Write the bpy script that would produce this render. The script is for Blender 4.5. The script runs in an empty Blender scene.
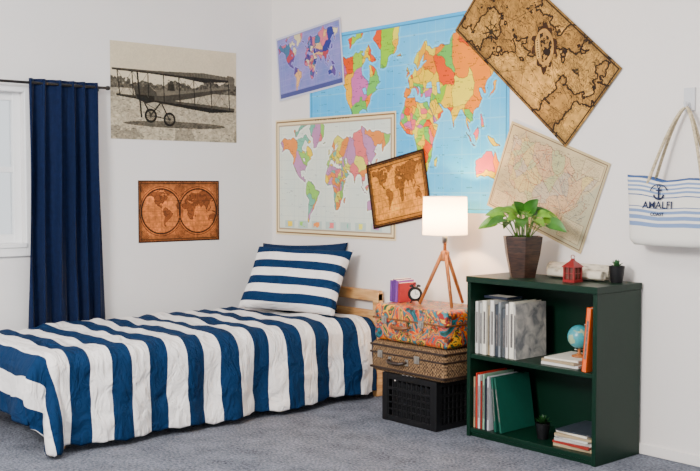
import bpy, bmesh, math, random
import numpy as np
from mathutils import Vector, Matrix, noise as mnoise
random.seed(7); np.random.seed(7)
COL=bpy.context.scene.collection
# ------------------------------------------------------------------ helpers
def lin(c):
    return tuple((x/12.92 if x<=0.04045 else ((x+0.055)/1.055)**2.4) for x in c)
def rgb(r,g,b): return lin((r/255,g/255,b/255))
def mat(name,col,rough=.6,var=.0,scale=20,bump=0,bscale=60,metal=0,spec=.5,sheen=0):
    m=bpy.data.materials.new(name); m.use_nodes=True; nt=m.node_tree; b=nt.nodes["Principled BSDF"]
    b.inputs["Roughness"].default_value=rough; b.inputs["Metallic"].default_value=metal
    b.inputs["Specular IOR Level"].default_value=spec
    if sheen: b.inputs["Sheen Weight"].default_value=sheen
    tc=nt.nodes.new("ShaderNodeTexCoord")
    n=nt.nodes.new("ShaderNodeTexNoise"); n.inputs["Scale"].default_value=scale; n.inputs["Detail"].default_value=4
    nt.links.new(tc.outputs["Object"],n.inputs["Vector"])
    r=nt.nodes.new("ShaderNodeValToRGB"); r.color_ramp.elements[0].position=.3; r.color_ramp.elements[1].position=.7
    r.color_ramp.elements[0].color=(*[c*(1-var) for c in col],1); r.color_ramp.elements[1].color=(*[min(1,c*(1+var)) for c in col],1)
    nt.links.new(n.outputs["Fac"],r.inputs[0]); nt.links.new(r.outputs[0],b.inputs["Base Color"])
    if bump:
        n2=nt.nodes.new("ShaderNodeTexNoise"); n2.inputs["Scale"].default_value=bscale; n2.inputs["Detail"].default_value=3
        nt.links.new(tc.outputs["Object"],n2.inputs["Vector"])
        bp=nt.nodes.new("ShaderNodeBump"); bp.inputs["Strength"].default_value=bump; bp.inputs["Distance"].default_value=.01
        nt.links.new(n2.outputs["Fac"],bp.inputs["Height"]); nt.links.new(bp.outputs[0],b.inputs["Normal"])
    return m
def woodmat(name,c1,c2,sc=(3,3,25),rough=.5):
    m=bpy.data.materials.new(name); m.use_nodes=True; nt=m.node_tree; b=nt.nodes["Principled BSDF"]
    b.inputs["Roughness"].default_value=rough
    tc=nt.nodes.new("ShaderNodeTexCoord"); mp=nt.nodes.new("ShaderNodeMapping"); mp.inputs["Scale"].default_value=sc
    n=nt.nodes.new("ShaderNodeTexNoise"); n.inputs["Scale"].default_value=3; n.inputs["Detail"].default_value=6; n.inputs["Distortion"].default_value=.6
    r=nt.nodes.new("ShaderNodeValToRGB"); r.color_ramp.elements[0].position=.35; r.color_ramp.elements[1].position=.65
    r.color_ramp.elements[0].color=(*c1,1); r.color_ramp.elements[1].color=(*c2,1)
    nt.links.new(tc.outputs["Object"],mp.inputs[0]); nt.links.new(mp.outputs[0],n.inputs["Vector"]); nt.links.new(n.outputs["Fac"],r.inputs[0]); nt.links.new(r.outputs[0],b.inputs["Base Color"])
    return m
def grp(name,loc=(0,0,0)):
    e=bpy.data.objects.new(name,None); e.location=loc; e.empty_display_size=.1; COL.objects.link(e); return e
def link(o,parent=None):
    COL.objects.link(o)
    if parent is not None:
        o.parent=parent; o.matrix_parent_inverse=Matrix.Translation(-Vector(parent.location))
    return o
class MB:
    def __init__(s): s.v=[]; s.f=[]; s.m=[]; s.mats=[]
    def mi(s,m):
        if m not in s.mats: s.mats.append(m)
        return s.mats.index(m)
    def add(s,vs,fs,m,M=None):
        o=len(s.v); k=s.mi(m)
        for p in vs:
            p=Vector(p)
            if M is not None: p=M@p
            s.v.append(tuple(p))
        for f in fs: s.f.append(tuple(i+o for i in f)); s.m.append(k)
    def box(s,a,b,m,M=None):
        a,b=[min(a[i],b[i]) for i in range(3)],[max(a[i],b[i]) for i in range(3)]
        vs=[(x,y,z) for x in (a[0],b[0]) for y in (a[1],b[1]) for z in (a[2],b[2])]
        s.add(vs,[(0,1,3,2),(4,6,7,5),(0,4,5,1),(2,3,7,6),(0,2,6,4),(1,5,7,3)],m,M)
    def tube(s,pts,r,m,seg=10,cap=True,M=None):
        pts=[Vector(p) for p in pts]; n=len(pts); rs=r if isinstance(r,(list,tuple)) else [r]*n
        up=None; vs=[]
        for i,p in enumerate(pts):
            t=(pts[min(i+1,n-1)]-pts[max(i-1,0)]).normalized()
            if up is None:
                up=Vector((0,0,1)) if abs(t.z)<.9 else Vector((1,0,0))
            x=up.cross(t).normalized(); y=t.cross(x).normalized(); up=y
            for k in range(seg):
                a=2*math.pi*k/seg; vs.append(p+rs[i]*(math.cos(a)*x+math.sin(a)*y))
        fs=[]
        for i in range(n-1):
            for k in range(seg):
                k2=(k+1)%seg; fs.append((i*seg+k,i*seg+k2,(i+1)*seg+k2,(i+1)*seg+k))
        if cap: fs.append(tuple(range(seg-1,-1,-1))); fs.append(tuple((n-1)*seg+k for k in range(seg)))
        s.add(vs,fs,m,M)
    def lathe(s,prof,c,m,seg=24,M=None,ph=0):
        vs=[];fs=[]
        for r,z in prof:
            for k in range(seg):
                a=2*math.pi*k/seg+ph; vs.append((c[0]+r*math.cos(a),c[1]+r*math.sin(a),c[2]+z))
        for i in range(len(prof)-1):
            for k in range(seg):
                k2=(k+1)%seg; fs.append((i*seg+k,i*seg+k2,(i+1)*seg+k2,(i+1)*seg+k))
        s.add(vs,fs,m,M)
    def grid(s,fn,nu,nv,m,M=None):
        vs=[fn(i/(nu-1),j/(nv-1)) for i in range(nu) for j in range(nv)]
        fs=[(i*nv+j,(i+1)*nv+j,(i+1)*nv+j+1,i*nv+j+1) for i in range(nu-1) for j in range(nv-1)]
        s.add(vs,fs,m,M)
    def done(s,name,parent=None,bevel=0,smooth=False,solid=0,sub=0,seg=2):
        me=bpy.data.meshes.new(name); me.from_pydata(s.v,[],s.f)
        for m in s.mats: me.materials.append(m)
        me.polygons.foreach_set("material_index",s.m)
        me.update()
        bm=bmesh.new(); bm.from_mesh(me); bmesh.ops.recalc_face_normals(bm,faces=bm.faces); bm.to_mesh(me); bm.free()
        if smooth: me.polygons.foreach_set("use_smooth",[True]*len(me.polygons))
        o=bpy.data.objects.new(name,me); link(o,parent)
        if solid:
            q=o.modifiers.new("solid","SOLIDIFY"); q.thickness=solid; q.offset=0
        if bevel:
            q=o.modifiers.new("bevel","BEVEL"); q.width=bevel; q.segments=seg; q.limit_method='ANGLE'
        if sub:
            q=o.modifiers.new("sub","SUBSURF"); q.levels=sub; q.render_levels=sub
        return o
# ------------------------------------------------------------------ camera
f=1005.0
cam=bpy.data.cameras.new("camera"); co=bpy.data.objects.new("camera",cam); COL.objects.link(co)
co.location=(5.36,-4.0,1.22); co.rotation_euler=(math.pi/2-math.atan(48.5/1005),0,math.atan(1150/1005)); cam.sensor_width=36; cam.lens=36*f/700
bpy.context.scene.camera=co
# ------------------------------------------------------------------ materials
M_wall=mat("wall_paint",rgb(233,226,221),.75,.015,3,.08,120)
M_wall2=mat("wall_paint_left",rgb(229,227,226),.75,.015,3,.08,120)
M_trim=mat("trim_paint",rgb(240,240,240),.4,.01)
def carpetmat():
    m=bpy.data.materials.new("carpet"); m.use_nodes=True; nt=m.node_tree; p=nt.nodes["Principled BSDF"]; p.inputs["Roughness"].default_value=1; p.inputs["Specular IOR Level"].default_value=.05
    tc=nt.nodes.new("ShaderNodeTexCoord"); n=nt.nodes.new("ShaderNodeTexNoise"); n.inputs["Scale"].default_value=75; n.inputs["Detail"].default_value=3; n.inputs["Roughness"].default_value=.7
    n2=nt.nodes.new("ShaderNodeTexNoise"); n2.inputs["Scale"].default_value=7; n2.inputs["Detail"].default_value=4
    a=nt.nodes.new("ShaderNodeMath"); a.operation='MULTIPLY_ADD'; a.inputs[1].default_value=.35
    r=nt.nodes.new("ShaderNodeValToRGB"); r.color_ramp.elements[0].position=.45; r.color_ramp.elements[1].position=.9
    r.color_ramp.elements[0].color=(*rgb(54,59,70),1); r.color_ramp.elements[1].color=(*rgb(146,150,162),1)
    nt.links.new(tc.outputs["Object"],n.inputs["Vector"]); nt.links.new(tc.outputs["Object"],n2.inputs["Vector"])
    nt.links.new(n2.outputs["Fac"],a.inputs[0]); nt.links.new(n.outputs["Fac"],a.inputs[2]); nt.links.new(a.outputs[0],r.inputs[0]); nt.links.new(r.outputs[0],p.inputs["Base Color"])
    bp=nt.nodes.new("ShaderNodeBump"); bp.inputs["Strength"].default_value=.8; bp.inputs["Distance"].default_value=.015; nt.links.new(n.outputs["Fac"],bp.inputs["Height"]); nt.links.new(bp.outputs[0],p.inputs["Normal"]); return m
M_carpet=carpetmat()
M_navy=mat("navy_fabric",rgb(4,22,56),.8,.15,40,.15,300,sheen=.05,spec=.15)
M_navy2=mat("navy_pillow_fabric",rgb(12,36,68),.85,.12,40,.15,300,spec=.15)
M_black=mat("black_metal",rgb(12,12,14),.4,.1)
M_blackpl=mat("black_plastic",rgb(14,14,16),.45,.15,30,spec=.3)
M_pine=woodmat("pine_wood",rgb(185,130,76),rgb(218,170,112),(3,3,20))
M_legs=woodmat("oak_wood",rgb(135,72,26),rgb(178,108,50),(20,20,3))
M_green=mat("green_metal",rgb(2,35,22),.4,.06,5,spec=.25)
M_page=mat("paper_pages",rgb(228,220,204),.8,.10,90)
M_white=mat("white_cloth",rgb(238,236,230),.85,.03,30,.15,200)
M_metal=mat("steel",rgb(190,185,175),.3,.05,metal=1)
M_leather=mat("brown_leather",rgb(42,25,15),.5,.2,60,.1)
# ------------------------------------------------------------------ room
b=MB(); b.box((-.15,-5.5,-.1),(6.5,.15,0),M_carpet); b.done("floor")
b=MB(); b.box((-.15,-5.5,2.7),(6.5,.15,2.8),M_trim); b.done("ceiling")
b=MB(); b.box((-.15,0,0),(6.5,.15,2.7),M_wall); b.done("wall_right")
wy0,wy1,wz0,wz1=-2.65,-1.70,.90,1.74
b=MB(); b.box((-.15,-5.5,0),(0,wy0,2.7),M_wall2); b.box((-.15,wy1,0),(0,0,2.7),M_wall2)
b.box((-.15,wy0,0),(0,wy1,wz0),M_wall2); b.box((-.15,wy0,wz1),(0,wy1,2.7),M_wall2); b.done("wall_left")
b=MB(); b.box((0.001,-.010,0.001),(6.5,-.001,.05),M_wall); b.done("baseboard_right",bevel=.003)
b=MB(); b.box((0.001,-5.5,0.001),(.010,-.012,.06),M_trim); b.done("baseboard_left",bevel=.003)
# window
g=grp("window_1",(0,-2.1,wz0))
b=MB()
for a,c in (((.001,wy1,wz0-.06),(.02,wy1+.06,wz1+.03)),((.001,wy0-.06,wz0-.06),(.02,wy0,wz1+.03)),((.001,wy0,wz1),(.02,wy1,wz1+.03)),((.001,wy0,wz0-.06),(.02,wy1,wz0)),((-.1,wy0-.0,wz0-.012),(.03,wy1-.0,wz0+.012))):
    b.box(a,c,M_trim)
for ya,yb in ((wy1-.045,wy1),(wy0,wy0+.045),((wy0+wy1)/2-.025,(wy0+wy1)/2+.025)):
    b.box((-.09,ya,wz0),(-.04,yb,wz1),M_trim)
for za,zb in ((wz0+.012,wz0+.06),(wz1-.045,wz1),(1.30,1.33)):
    b.box((-.085,wy0,za),(-.045,wy1,zb),M_trim)
b.done("window_frame",g,bevel=.003)
gl=bpy.data.materials.new("window_glass"); gl.use_nodes=True
p=gl.node_tree.nodes["Principled BSDF"]; p.inputs["Transmission Weight"].default_value=1; p.inputs["Roughness"].default_value=.05; p.inputs["IOR"].default_value=1.02; p.inputs["Base Color"].default_value=(.95,.98,1,1)
b=MB(); b.box((-.068,wy0+.04,wz0+.05),(-.064,wy1-.04,wz1-.04),gl); b.done("glass_pane",g)
# curtain
g=grp("curtain",(.08,-1.5,1.79))
b=MB()
def cur(u,v):
    y0=-1.705-.015*v; y1=-1.275+.018*v
    y=y0+(y1-y0)*u
    ph=u*2*math.pi*5.5+.9*math.sin(u*9)
    amp=.013+.018*min(1,v*3)
    x=.072+amp*math.sin(ph+.8*math.sin(3*v))+.006*math.sin(2.3*ph+4*v)
    y+=.008*math.sin(ph*1.0+1.5+v*2)
    return (x,y,1.812-v*1.40)
b.grid(cur,160,40,M_navy); b.done("curtain_panel",g,smooth=True,solid=.003)
g=grp("curtain_rod",(.085,-2.1,1.787))
b=MB(); b.tube([(.075,-3.0,1.787),(.075,-1.235,1.787)],.008,M_black,12); b.lathe([(0,-.014),(.012,-.01),(.015,0),(.012,.01),(0,.014)],(.075,-1.228,1.787),M_black,12)
b.box((.001,-1.262,1.772),(.006,-1.248,1.802),M_black); b.box((.001,-1.259,1.783),(.075,-1.251,1.791),M_black); b.done("rod",g,smooth=False)
# ------------------------------------------------------------------ printed art (computed colours on a poster mesh)
def fbm(h,w,base=4,oct=5,seed=0):
    rs=np.random.RandomState(seed); out=np.zeros((h,w)); a=1; tot=0
    for o in range(oct):
        n=base*2**o; gh=max(2,int(n)); gw=max(2,int(n*w/h)); gr=rs.rand(gh+1,gw+1)
        yy=np.linspace(0,gh-1e-6,h); xx=np.linspace(0,gw-1e-6,w); yi=yy.astype(int); xi=xx.astype(int)
        fy=(yy-yi)[:,None]; fx=(xx-xi)[None,:]; fy=fy*fy*(3-2*fy); fx=fx*fx*(3-2*fx)
        A=gr[yi][:,xi];B=gr[yi][:,xi+1];C=gr[yi+1][:,xi];D=gr[yi+1][:,xi+1]
        out+=a*((A*(1-fx)+B*fx)*(1-fy)+(C*(1-fx)+D*fx)*fy); tot+=a; a*=.55
    return out/tot
def pip(px,py,poly):
    ins=np.zeros(px.shape,bool); n=len(poly)
    for i in range(n):
        x1,y1=poly[i]; x2,y2=poly[(i+1)%n]
        if y1==y2: continue
        c=((y1>py)!=(y2>py))&(px<(x2-x1)*(py-y1)/(y2-y1)+x1); ins^=c
    return ins
WORLD=[
[(-168,66),(-156,71),(-128,70),(-110,68),(-95,72),(-82,68),(-94,60),(-92,57),(-82,55),(-80,51),(-78,56),(-77,62),(-70,61),(-64,59),(-56,52),(-65,48),(-60,46),(-70,43),(-74,40),(-76,35),(-81,31),(-80,26),(-82,29),(-90,30),(-97,27),(-97,22),(-94,18),(-90,21),(-87,21),(-88,16),(-83,15),(-83,10),(-78,8),(-85,11),(-92,14),(-105,20),(-113,31),(-110,24),(-117,33),(-124,40),(-124,48),(-135,58),(-150,60),(-165,55),(-160,60)],
[(-55,60),(-45,60),(-40,65),(-22,70),(-18,80),(-35,83),(-60,82),(-70,77),(-55,70)],
[(-80,73),(-62,66),(-72,64),(-88,70)],[(-115,73),(-100,78),(-70,82),(-90,82),(-122,76)],
[(-78,8),(-72,12),(-62,10),(-51,4),(-50,0),(-35,-6),(-39,-15),(-41,-22),(-48,-26),(-54,-34),(-58,-38),(-65,-42),(-66,-48),(-69,-54),(-74,-52),(-73,-40),(-71,-30),(-70,-18),(-76,-14),(-81,-5),(-80,1)],
[(-6,36),(10,37),(11,33),(20,31),(32,31),(35,27),(43,12),(51,12),(40,-3),(40,-15),(35,-22),(32,-28),(26,-34),(18,-34),(12,-18),(13,-8),(9,0),(8,5),(-8,5),(-17,14),(-16,22),(-10,30)],
[(44,-17),(50,-15),(47,-25),(44,-23)],
[(-10,37),(-9,43),(-2,44),(-2,48),(3,51),(8,54),(9,57),(12,54),(20,55),(24,59),(29,60),(22,61),(25,65),(18,62),(18,58),(14,55),(11,59),(5,60),(14,68),(25,71),(40,67),(45,68),(68,69),(73,72),(100,77),(115,73),(140,73),(180,69),(178,63),(163,58),(157,51),(156,58),(160,62),(142,59),(135,54),(140,49),(131,43),(127,39),(129,35),(126,35),(122,39),(118,39),(122,31),(117,23),(108,21),(109,13),(105,9),(100,14),(104,2),(99,9),(97,17),(91,22),(86,20),(80,15),(78,8),(73,18),(70,22),(62,25),(57,27),(50,30),(56,25),(60,22),(55,17),(44,13),(39,21),(35,29),(36,36),(28,36),(26,40),(24,38),(22,37),(19,42),(13,45),(18,40),(15,38),(9,44),(3,43),(-1,38),(-6,36)],
[(-5,50),(1,52),(-3,58),(-5,56),(-3,54)],[(-24,65),(-14,65),(-16,66.5),(-22,66)],[(131,31),(141,36),(145,44),(140,43),(139,38)],
[(114,-22),(122,-18),(130,-12),(136,-12),(140,-17),(142,-11),(146,-19),(153,-27),(150,-37),(144,-38),(138,-34),(130,-32),(115,-34)],
[(172,-35),(178,-38),(168,-46),(167,-45),(173,-40)],[(95,5),(106,-5),(104,-5)],[(109,1),(117,7),(118,1),(114,-4)],[(131,-1),(141,-3),(150,-10),(138,-8)],[(106,-6),(115,-8),(106,-7)],[(120,18),(122,18),(126,7),(122,8)]]
def worldmask(lon,lat,j=1.5):
    h,w=lon.shape; a=(fbm(h,w,20,3,1)-.5)*j*4; c=(fbm(h,w,20,3,2)-.5)*j*4
    m=np.zeros(lon.shape,bool)
    for P in WORLD: m|=pip(lon+a,lat+c,P)
    cas=pip(lon,lat,[(47,46),(52,46),(54,37),(49,38)])|pip(lon,lat,[(28,42),(40,42),(38,47),(31,46)])|pip(lon,lat,[(-92,47),(-84,48),(-82,43),(-87,42)])
    return m&~cas
def cells(lon,lat,n,seed,ncol):
    rs=np.random.RandomState(seed); h,w=lon.shape
    sx=rs.uniform(-170,185,n); sy=rs.uniform(-50,75,n)
    k=n//2; sx[:k]=rs.uniform(-15,55,k); sy[:k]=rs.uniform(-32,58,k)
    best=np.full(lon.shape,1e9); idd=np.zeros(lon.shape,int)
    jx=(fbm(h,w,14,3,5)-.5)*14; jy=(fbm(h,w,14,3,6)-.5)*14
    for i in range(n):
        d=(lon+jx-sx[i])**2*.6+(lat+jy-sy[i])**2
        c=d<best; best[c]=d[c]; idd[c]=i
    cc=rs.randint(0,ncol,n); return idd, cc[idd]
def edges(a):
    e=np.zeros(a.shape,bool); e[:-1]|=a[:-1]!=a[1:]; e[:,:-1]|=a[:,:-1]!=a[:,1:]; return e
def fat(e,k=1):
    e=e.copy()
    for _ in range(k):
        q=e.copy(); e[1:]|=q[:-1]; e[:,1:]|=q[:,:-1]; e[:-1]|=q[1:]; e[:,:-1]|=q[:,1:]
    return e
def canvas(w,h): 
    X,Y=np.meshgrid((np.arange(w)+.5)/w,(np.arange(h)+.5)/h); return X,Y
def segd(X,Y,p,q,asp):
    ax,ay=p[0]*asp,p[1]; bx,by=q[0]*asp,q[1]; dx,dy=bx-ax,by-ay; L=dx*dx+dy*dy+1e-12
    t=np.clip(((X*asp-ax)*dx+(Y-ay)*dy)/L,0,1); return np.hypot(X*asp-ax-t*dx,Y-ay-t*dy)
def C3(*c): return np.array(c)/255.
def millerlat(Y,lt,lb):
    F=lambda l:1.25*math.log(math.tan(math.pi/4+.4*math.radians(l)))
    y=F(lt)+(F(lb)-F(lt))*Y
    return np.degrees(2.5*np.arctan(np.exp(.8*y))-.625*math.pi)
def frame(A,X,Y,asp,bw,col,col2=None):
    d=np.minimum(np.minimum(X,1-X)*asp,np.minimum(Y,1-Y)); A[d<bw]=col
    if col2 is not None: A[(d>=bw)&(d<bw*1.25)]=col2
    return d
def textbar(A,x0,x1,y0,y1,col,seed):
    h,w=A.shape[:2]; rs=np.random.RandomState(seed)
    ya,yb=int(y0*h),max(int(y0*h)+1,int(y1*h)); x=int(x0*w)
    while x<int(x1*w):
        n=rs.randint(1,3)
        if rs.rand()<.75: A[ya:yb,x:x+n]=A[ya:yb,x:x+n]*.45+col*.55
        x+=n+1
def art_world(w,h,ocean,ocean2,pal,border,lonr,latr,bw,grid,line,seed,labels=120,lab=C3(60,70,90),ncell=150):
    X,Y=canvas(w,h); asp=w/h
    lon=lonr[0]+(lonr[1]-lonr[0])*(X-bw/asp)/(1-2*bw/asp); lat=millerlat((Y-bw)/(1-2*bw),*latr)
    A=np.empty((h,w,3)); n=fbm(h,w,5,4,seed)[...,None]
    A[:]=ocean*(1-n)+ocean2*n
    gl=(np.abs((lon/15)-np.round(lon/15))<.02)|(np.abs((lat/15)-np.round(lat/15))<.022)
    A[gl]=A[gl]*.7+grid*.3
    m=worldmask(lon,lat); halo=fat(m,4)
    A[halo]=A[halo]*.55+np.minimum(1,ocean2*1.12)*.45
    idd,ci=cells(lon,lat,ncell,seed+3,len(pal)); P=np.array(pal)
    A[m]=P[ci[m]]*(1-.14*n[m])
    e=edges(idd)&m; A[e]=A[e]*.6+line*.4
    e=edges(m); A[e]=A[e]*.4+line*.6
    rs=np.random.RandomState(seed*100)
    for i in range(labels):
        x=rs.uniform(.04,.9); y=rs.uniform(.06,.93)
        on=m[int(y*h),int(x*w)]
        if on or rs.rand()<.25: textbar(A,x,x+rs.uniform(.008,.03),y,y+.004,lab,i)
    frame(A,X,Y,asp,bw,border,line*.4+border*.6)
    return A,X,Y
def poster(name,wall,cx,cz,w,h,rot,off,A,sat=1.0,gam=1.0,gloss=.45):
    H,Wd=A.shape[:2]; nx,ny=Wd,H
    A=np.clip(A,0,1); L=np.where(A<=.04045,A/12.92,((A+.055)/1.055)**2.4)
    g=L.mean(axis=2,keepdims=True); L=np.clip(g+(L-g)*sat,0,1)**gam
    xs=np.linspace(-w/2,w/2,nx); zs=np.linspace(h/2,-h/2,ny); X,Z=np.meshgrid(xs,zs)
    c,s=math.cos(math.radians(rot)),math.sin(math.radians(rot))
    U=X*c-Z*s; V=X*s+Z*c
    D=off+.0012*(fbm(ny,nx,3,2,3))
    co=np.empty((ny*nx,3))
    if wall=='R': co[:,0]=U.ravel()+cx; co[:,1]=-D.ravel(); co[:,2]=V.ravel()+cz
    else: co[:,0]=D.ravel(); co[:,1]=U.ravel()+cx; co[:,2]=V.ravel()+cz
    me=bpy.data.meshes.new(name); me.vertices.add(nx*ny); me.vertices.foreach_set("co",co.ravel())
    i=np.arange(ny-1)[:,None]*nx+np.arange(nx-1)[None,:]; i=i.ravel()
    q=np.stack([i,i+nx,i+nx+1,i+1],1)
    nf=len(q); me.loops.add(nf*4); me.loops.foreach_set("vertex_index",q.ravel().astype(np.int32))
    me.polygons.add(nf); me.polygons.foreach_set("loop_start",np.arange(0,nf*4,4,dtype=np.int32)); 
    me.update(calc_edges=True); me.validate()
    at=me.color_attributes.new("print","FLOAT_COLOR","POINT"); c4=np.ones((ny*nx,4)); c4[:,:3]=L.reshape(-1,3); at.data.foreach_set("color",c4.ravel())
    m=bpy.data.materials.new(name+"_print"); m.use_nodes=True; nt=m.node_tree; p=nt.nodes["Principled BSDF"]; p.inputs["Roughness"].default_value=gloss; p.inputs["Specular IOR Level"].default_value=.2
    a=nt.nodes.new("ShaderNodeAttribute"); a.attribute_name="print"; n=nt.nodes.new("ShaderNodeTexNoise"); n.inputs["Scale"].default_value=60
    mx=nt.nodes.new("ShaderNodeMix"); mx.data_type='RGBA'; mx.blend_type='MULTIPLY'; mx.inputs[0].default_value=.06
    nt.links.new(a.outputs["Color"],mx.inputs[6]); nt.links.new(n.outputs["Fac"],mx.inputs[7]); nt.links.new(mx.outputs[2],p.inputs["Base Color"])
    me.materials.append(m); me.polygons.foreach_set("use_smooth",[True]*nf)
    o=bpy.data.objects.new(name,me); COL.objects.link(o); return o
# big blue map
pal=[C3(250,222,70),C3(165,210,95),C3(245,165,60),C3(240,145,150),C3(232,120,60),C3(250,236,130),C3(140,200,120),C3(215,145,190),C3(250,200,95),C3(252,220,90),C3(180,215,110)]
A,X,Y=art_world(520,344,C3(100,178,225),C3(155,210,238),pal,C3(115,188,230),(-200,160),(80,-56),.018,C3(215,235,245),C3(70,60,70),11,900,C3(50,45,60),190)
poster("blue_world_map","R",1.21,1.617,1.62,1.072,0,.002,A,1.35,1.2)
# white map
pal=[C3(245,218,110),C3(170,212,130),C3(240,170,115),C3(235,150,150),C3(150,200,180),C3(240,234,145),C3(205,165,195)]
A,X,Y=art_world(380,248,C3(218,226,220),C3(236,236,222),pal,C3(236,222,192),(-175,185),(82,-62),.05,C3(180,188,185),C3(100,80,75),23,350,C3(60,60,60),130)
asp=380/248
d=np.minimum(np.minimum(X,1-X)*asp,np.minimum(Y,1-Y)); A[(np.abs(d-.022)<.005)]=C3(140,115,90)
for k in range(7):
    x0=.09+k*.12; s=(X>x0)&(X<x0+.085)&(Y>.87)&(Y<.935); A[s]=C3(200,212,205); r=(X>x0+.015)&(X<x0+.065)&(Y>.88)&(Y<.925)&(fbm(248,380,20,2,k)>.5); A[r]=pal[k%7]
textbar(A,.36,.64,.018,.034,C3(60,50,50),5)
poster("cream_world_map","R",.6175,1.2825,1.145,.745,0,.0045,A,1.25,1.25)
# purple map
pal=[C3(225,125,145),C3(60,70,150),C3(240,190,130),C3(195,80,95),C3(110,85,155),C3(235,222,180),C3(80,130,165)]
A,X,Y=art_world(280,176,C3(110,130,190),C3(165,145,205),pal,C3(205,205,222),(-172,188),(80,-58),.035,C3(185,190,220),C3(50,40,95),31,200,C3(40,40,80),110)
s=(Y>.9)&(Y<.965)&(X>.03)&(X<.97); A[s]=C3(85,90,145)
poster("purple_world_map","R",.397,2.013,.652,.41,5.6,.0065,A,1.0,1.15)
# antique hemispheres
def ornaments(A,X,Y,asp,n,dark,pts,R=.1):
    for c in pts:
        r=np.hypot((X-c[0])*asp,Y-c[1]); s=(r<R)&(((np.arctan2(Y-c[1],(X-c[0])*asp)*5+r*60)%2)<1); A[s]=A[s]*.45+dark*.4
def antique(w,h,base,dark,seed,single=False):
    X,Y=canvas(w,h); asp=w/h; n=fbm(h,w,4,5,seed)[...,None]; nf=fbm(h,w,30,3,seed+1)[...,None]; A=np.empty((h,w,3)); A[:]=base*(.62+.6*n)
    shapes=((.5,),) if single else ((.275,),(.725,))
    for (cxx,) in shapes:
        dx=(X-cxx)*asp; dy=Y-.5
        if single: RX,RY=.56,.40; r=np.maximum(np.abs(dx/RX),np.abs(dy/RY)); lon=dx/RX*178; lat=-dy/RY*80
        else:
            R=.36; r=np.hypot(dx,dy)/R; lon=(-90 if cxx<.5 else 60)+dx/R*90/np.sqrt(np.maximum(.05,1-(dy/R)**2*.75)); lat=-dy/R*85
        ins=r<1
        m=worldmask(np.where(lon<-180,lon+360,lon),lat,3)&ins
        A[ins]=A[ins]*.8+base*1.15*.22
        gl=ins&((np.abs(lon/30-np.round(lon/30))<.035)|(np.abs(lat/20-np.round(lat/20))<.05)); A[gl]=A[gl]*.78+dark*.12
        A[m]=A[m]*.55+dark*.75*.5
        s=m&(nf[...,0]>.55); A[s]=A[s]*.72
        e=edges(m)&ins; A[e]=A[e]*.35+dark*.25
        A[(np.abs(r-1)<(.015 if single else .035))]=dark*.6; 
        if not single: A[(np.abs(r-1.1)<.014)]=dark*.7
    pts=((.06,.1),(.94,.1),(.06,.9),(.94,.9)) if single else ((.5,.16),(.5,.84),(.06,.1),(.94,.1),(.06,.9),(.94,.9))
    ornaments(A,X,Y,asp,n,dark,pts,.07 if single else .1)
    textbar(A,.3,.7,.04,.065,dark*.5,3)
    A*=(.76+.46*nf)
    d=frame(A,X,Y,asp,.02,dark*.75); A[(np.abs(d-.05)<.006)]=dark*.7
    v=1-.4*np.clip(1-d/.14,0,1)[...,None]*(.5+n); return A*v
A=antique(280,182,C3(212,134,82),C3(92,45,28),41)
poster("antique_hemisphere_map","L",-.711,1.072,.577,.375,0,.002,A,1.1,1.1)
A=antique(240,188,C3(228,160,92),C3(92,54,32),47,True); X,Y=canvas(240,188); frame(A,X,Y,240/188,.035,C3(48,26,16))
poster("antique_brown_map","R",1.209,1.203,.487,.382,10.4,.008,A,1.2,1.1)
# treasure style map (tilted)
w,h=560,268; X,Y=canvas(w,h); asp=w/h; n=fbm(h,w,4,6,51)[...,None]; n2=fbm(h,w,3,6,58); n3=fbm(h,w,24,4,53)[...,None]
A=np.empty((h,w,3)); A[:]=C3(204,162,98)*(.74+.42*n)
landm=n2>.51; A[landm]=A[landm]*.80+C3(120,72,34)*.12
for t in (.38,.43,.47,.55,.60,.66):
    e=edges(n2>t); A[e]=A[e]*.35+C3(60,38,20)*.3
e=fat(edges(n2>.51),2); A[e]=C3(46,28,14)
rs=np.random.RandomState(9)
for k in range(34):
    p=(rs.rand(),rs.rand()); a=rs.rand()*6.28; dd=segd(X,Y,p,(p[0]+.5*math.cos(a)/asp,p[1]+.5*math.sin(a)),asp); A[dd<.0028]=A[dd<.0028]*.55
for k in range(210):
    x,y=rs.uniform(.03,.93),rs.uniform(.05,.93); textbar(A,x,x+rs.uniform(.01,.05),y,y+.012,C3(36,22,12),k)
for k in range(90):
    x,y=rs.uniform(.04,.95),rs.uniform(.08,.92); r=np.hypot((X-x)*asp,Y-y); s=(np.abs(r-.018)<.004)&(Y<y); A[s]=A[s]*.35
cx_,cy_=.56,.40; px_=(X-cx_)*asp; py_=(Y-cy_); c_,s_=math.cos(-.72),math.sin(-.72); qx=px_*c_-py_*s_; qy=px_*s_+py_*c_
r=np.hypot(qx/.24,qy/.15); th=np.arctan2(qy/.15,qx/.24)
s=(r<1.0+.22*np.sin(th*7)*np.sin(th*3+1))&(n3[...,0]>.36); A[s]=C3(62,38,20)*(.55+.9*n3[s])
s=(r<.80); A[s]=C3(196,154,94)*(.75+.4*n[s])
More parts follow.
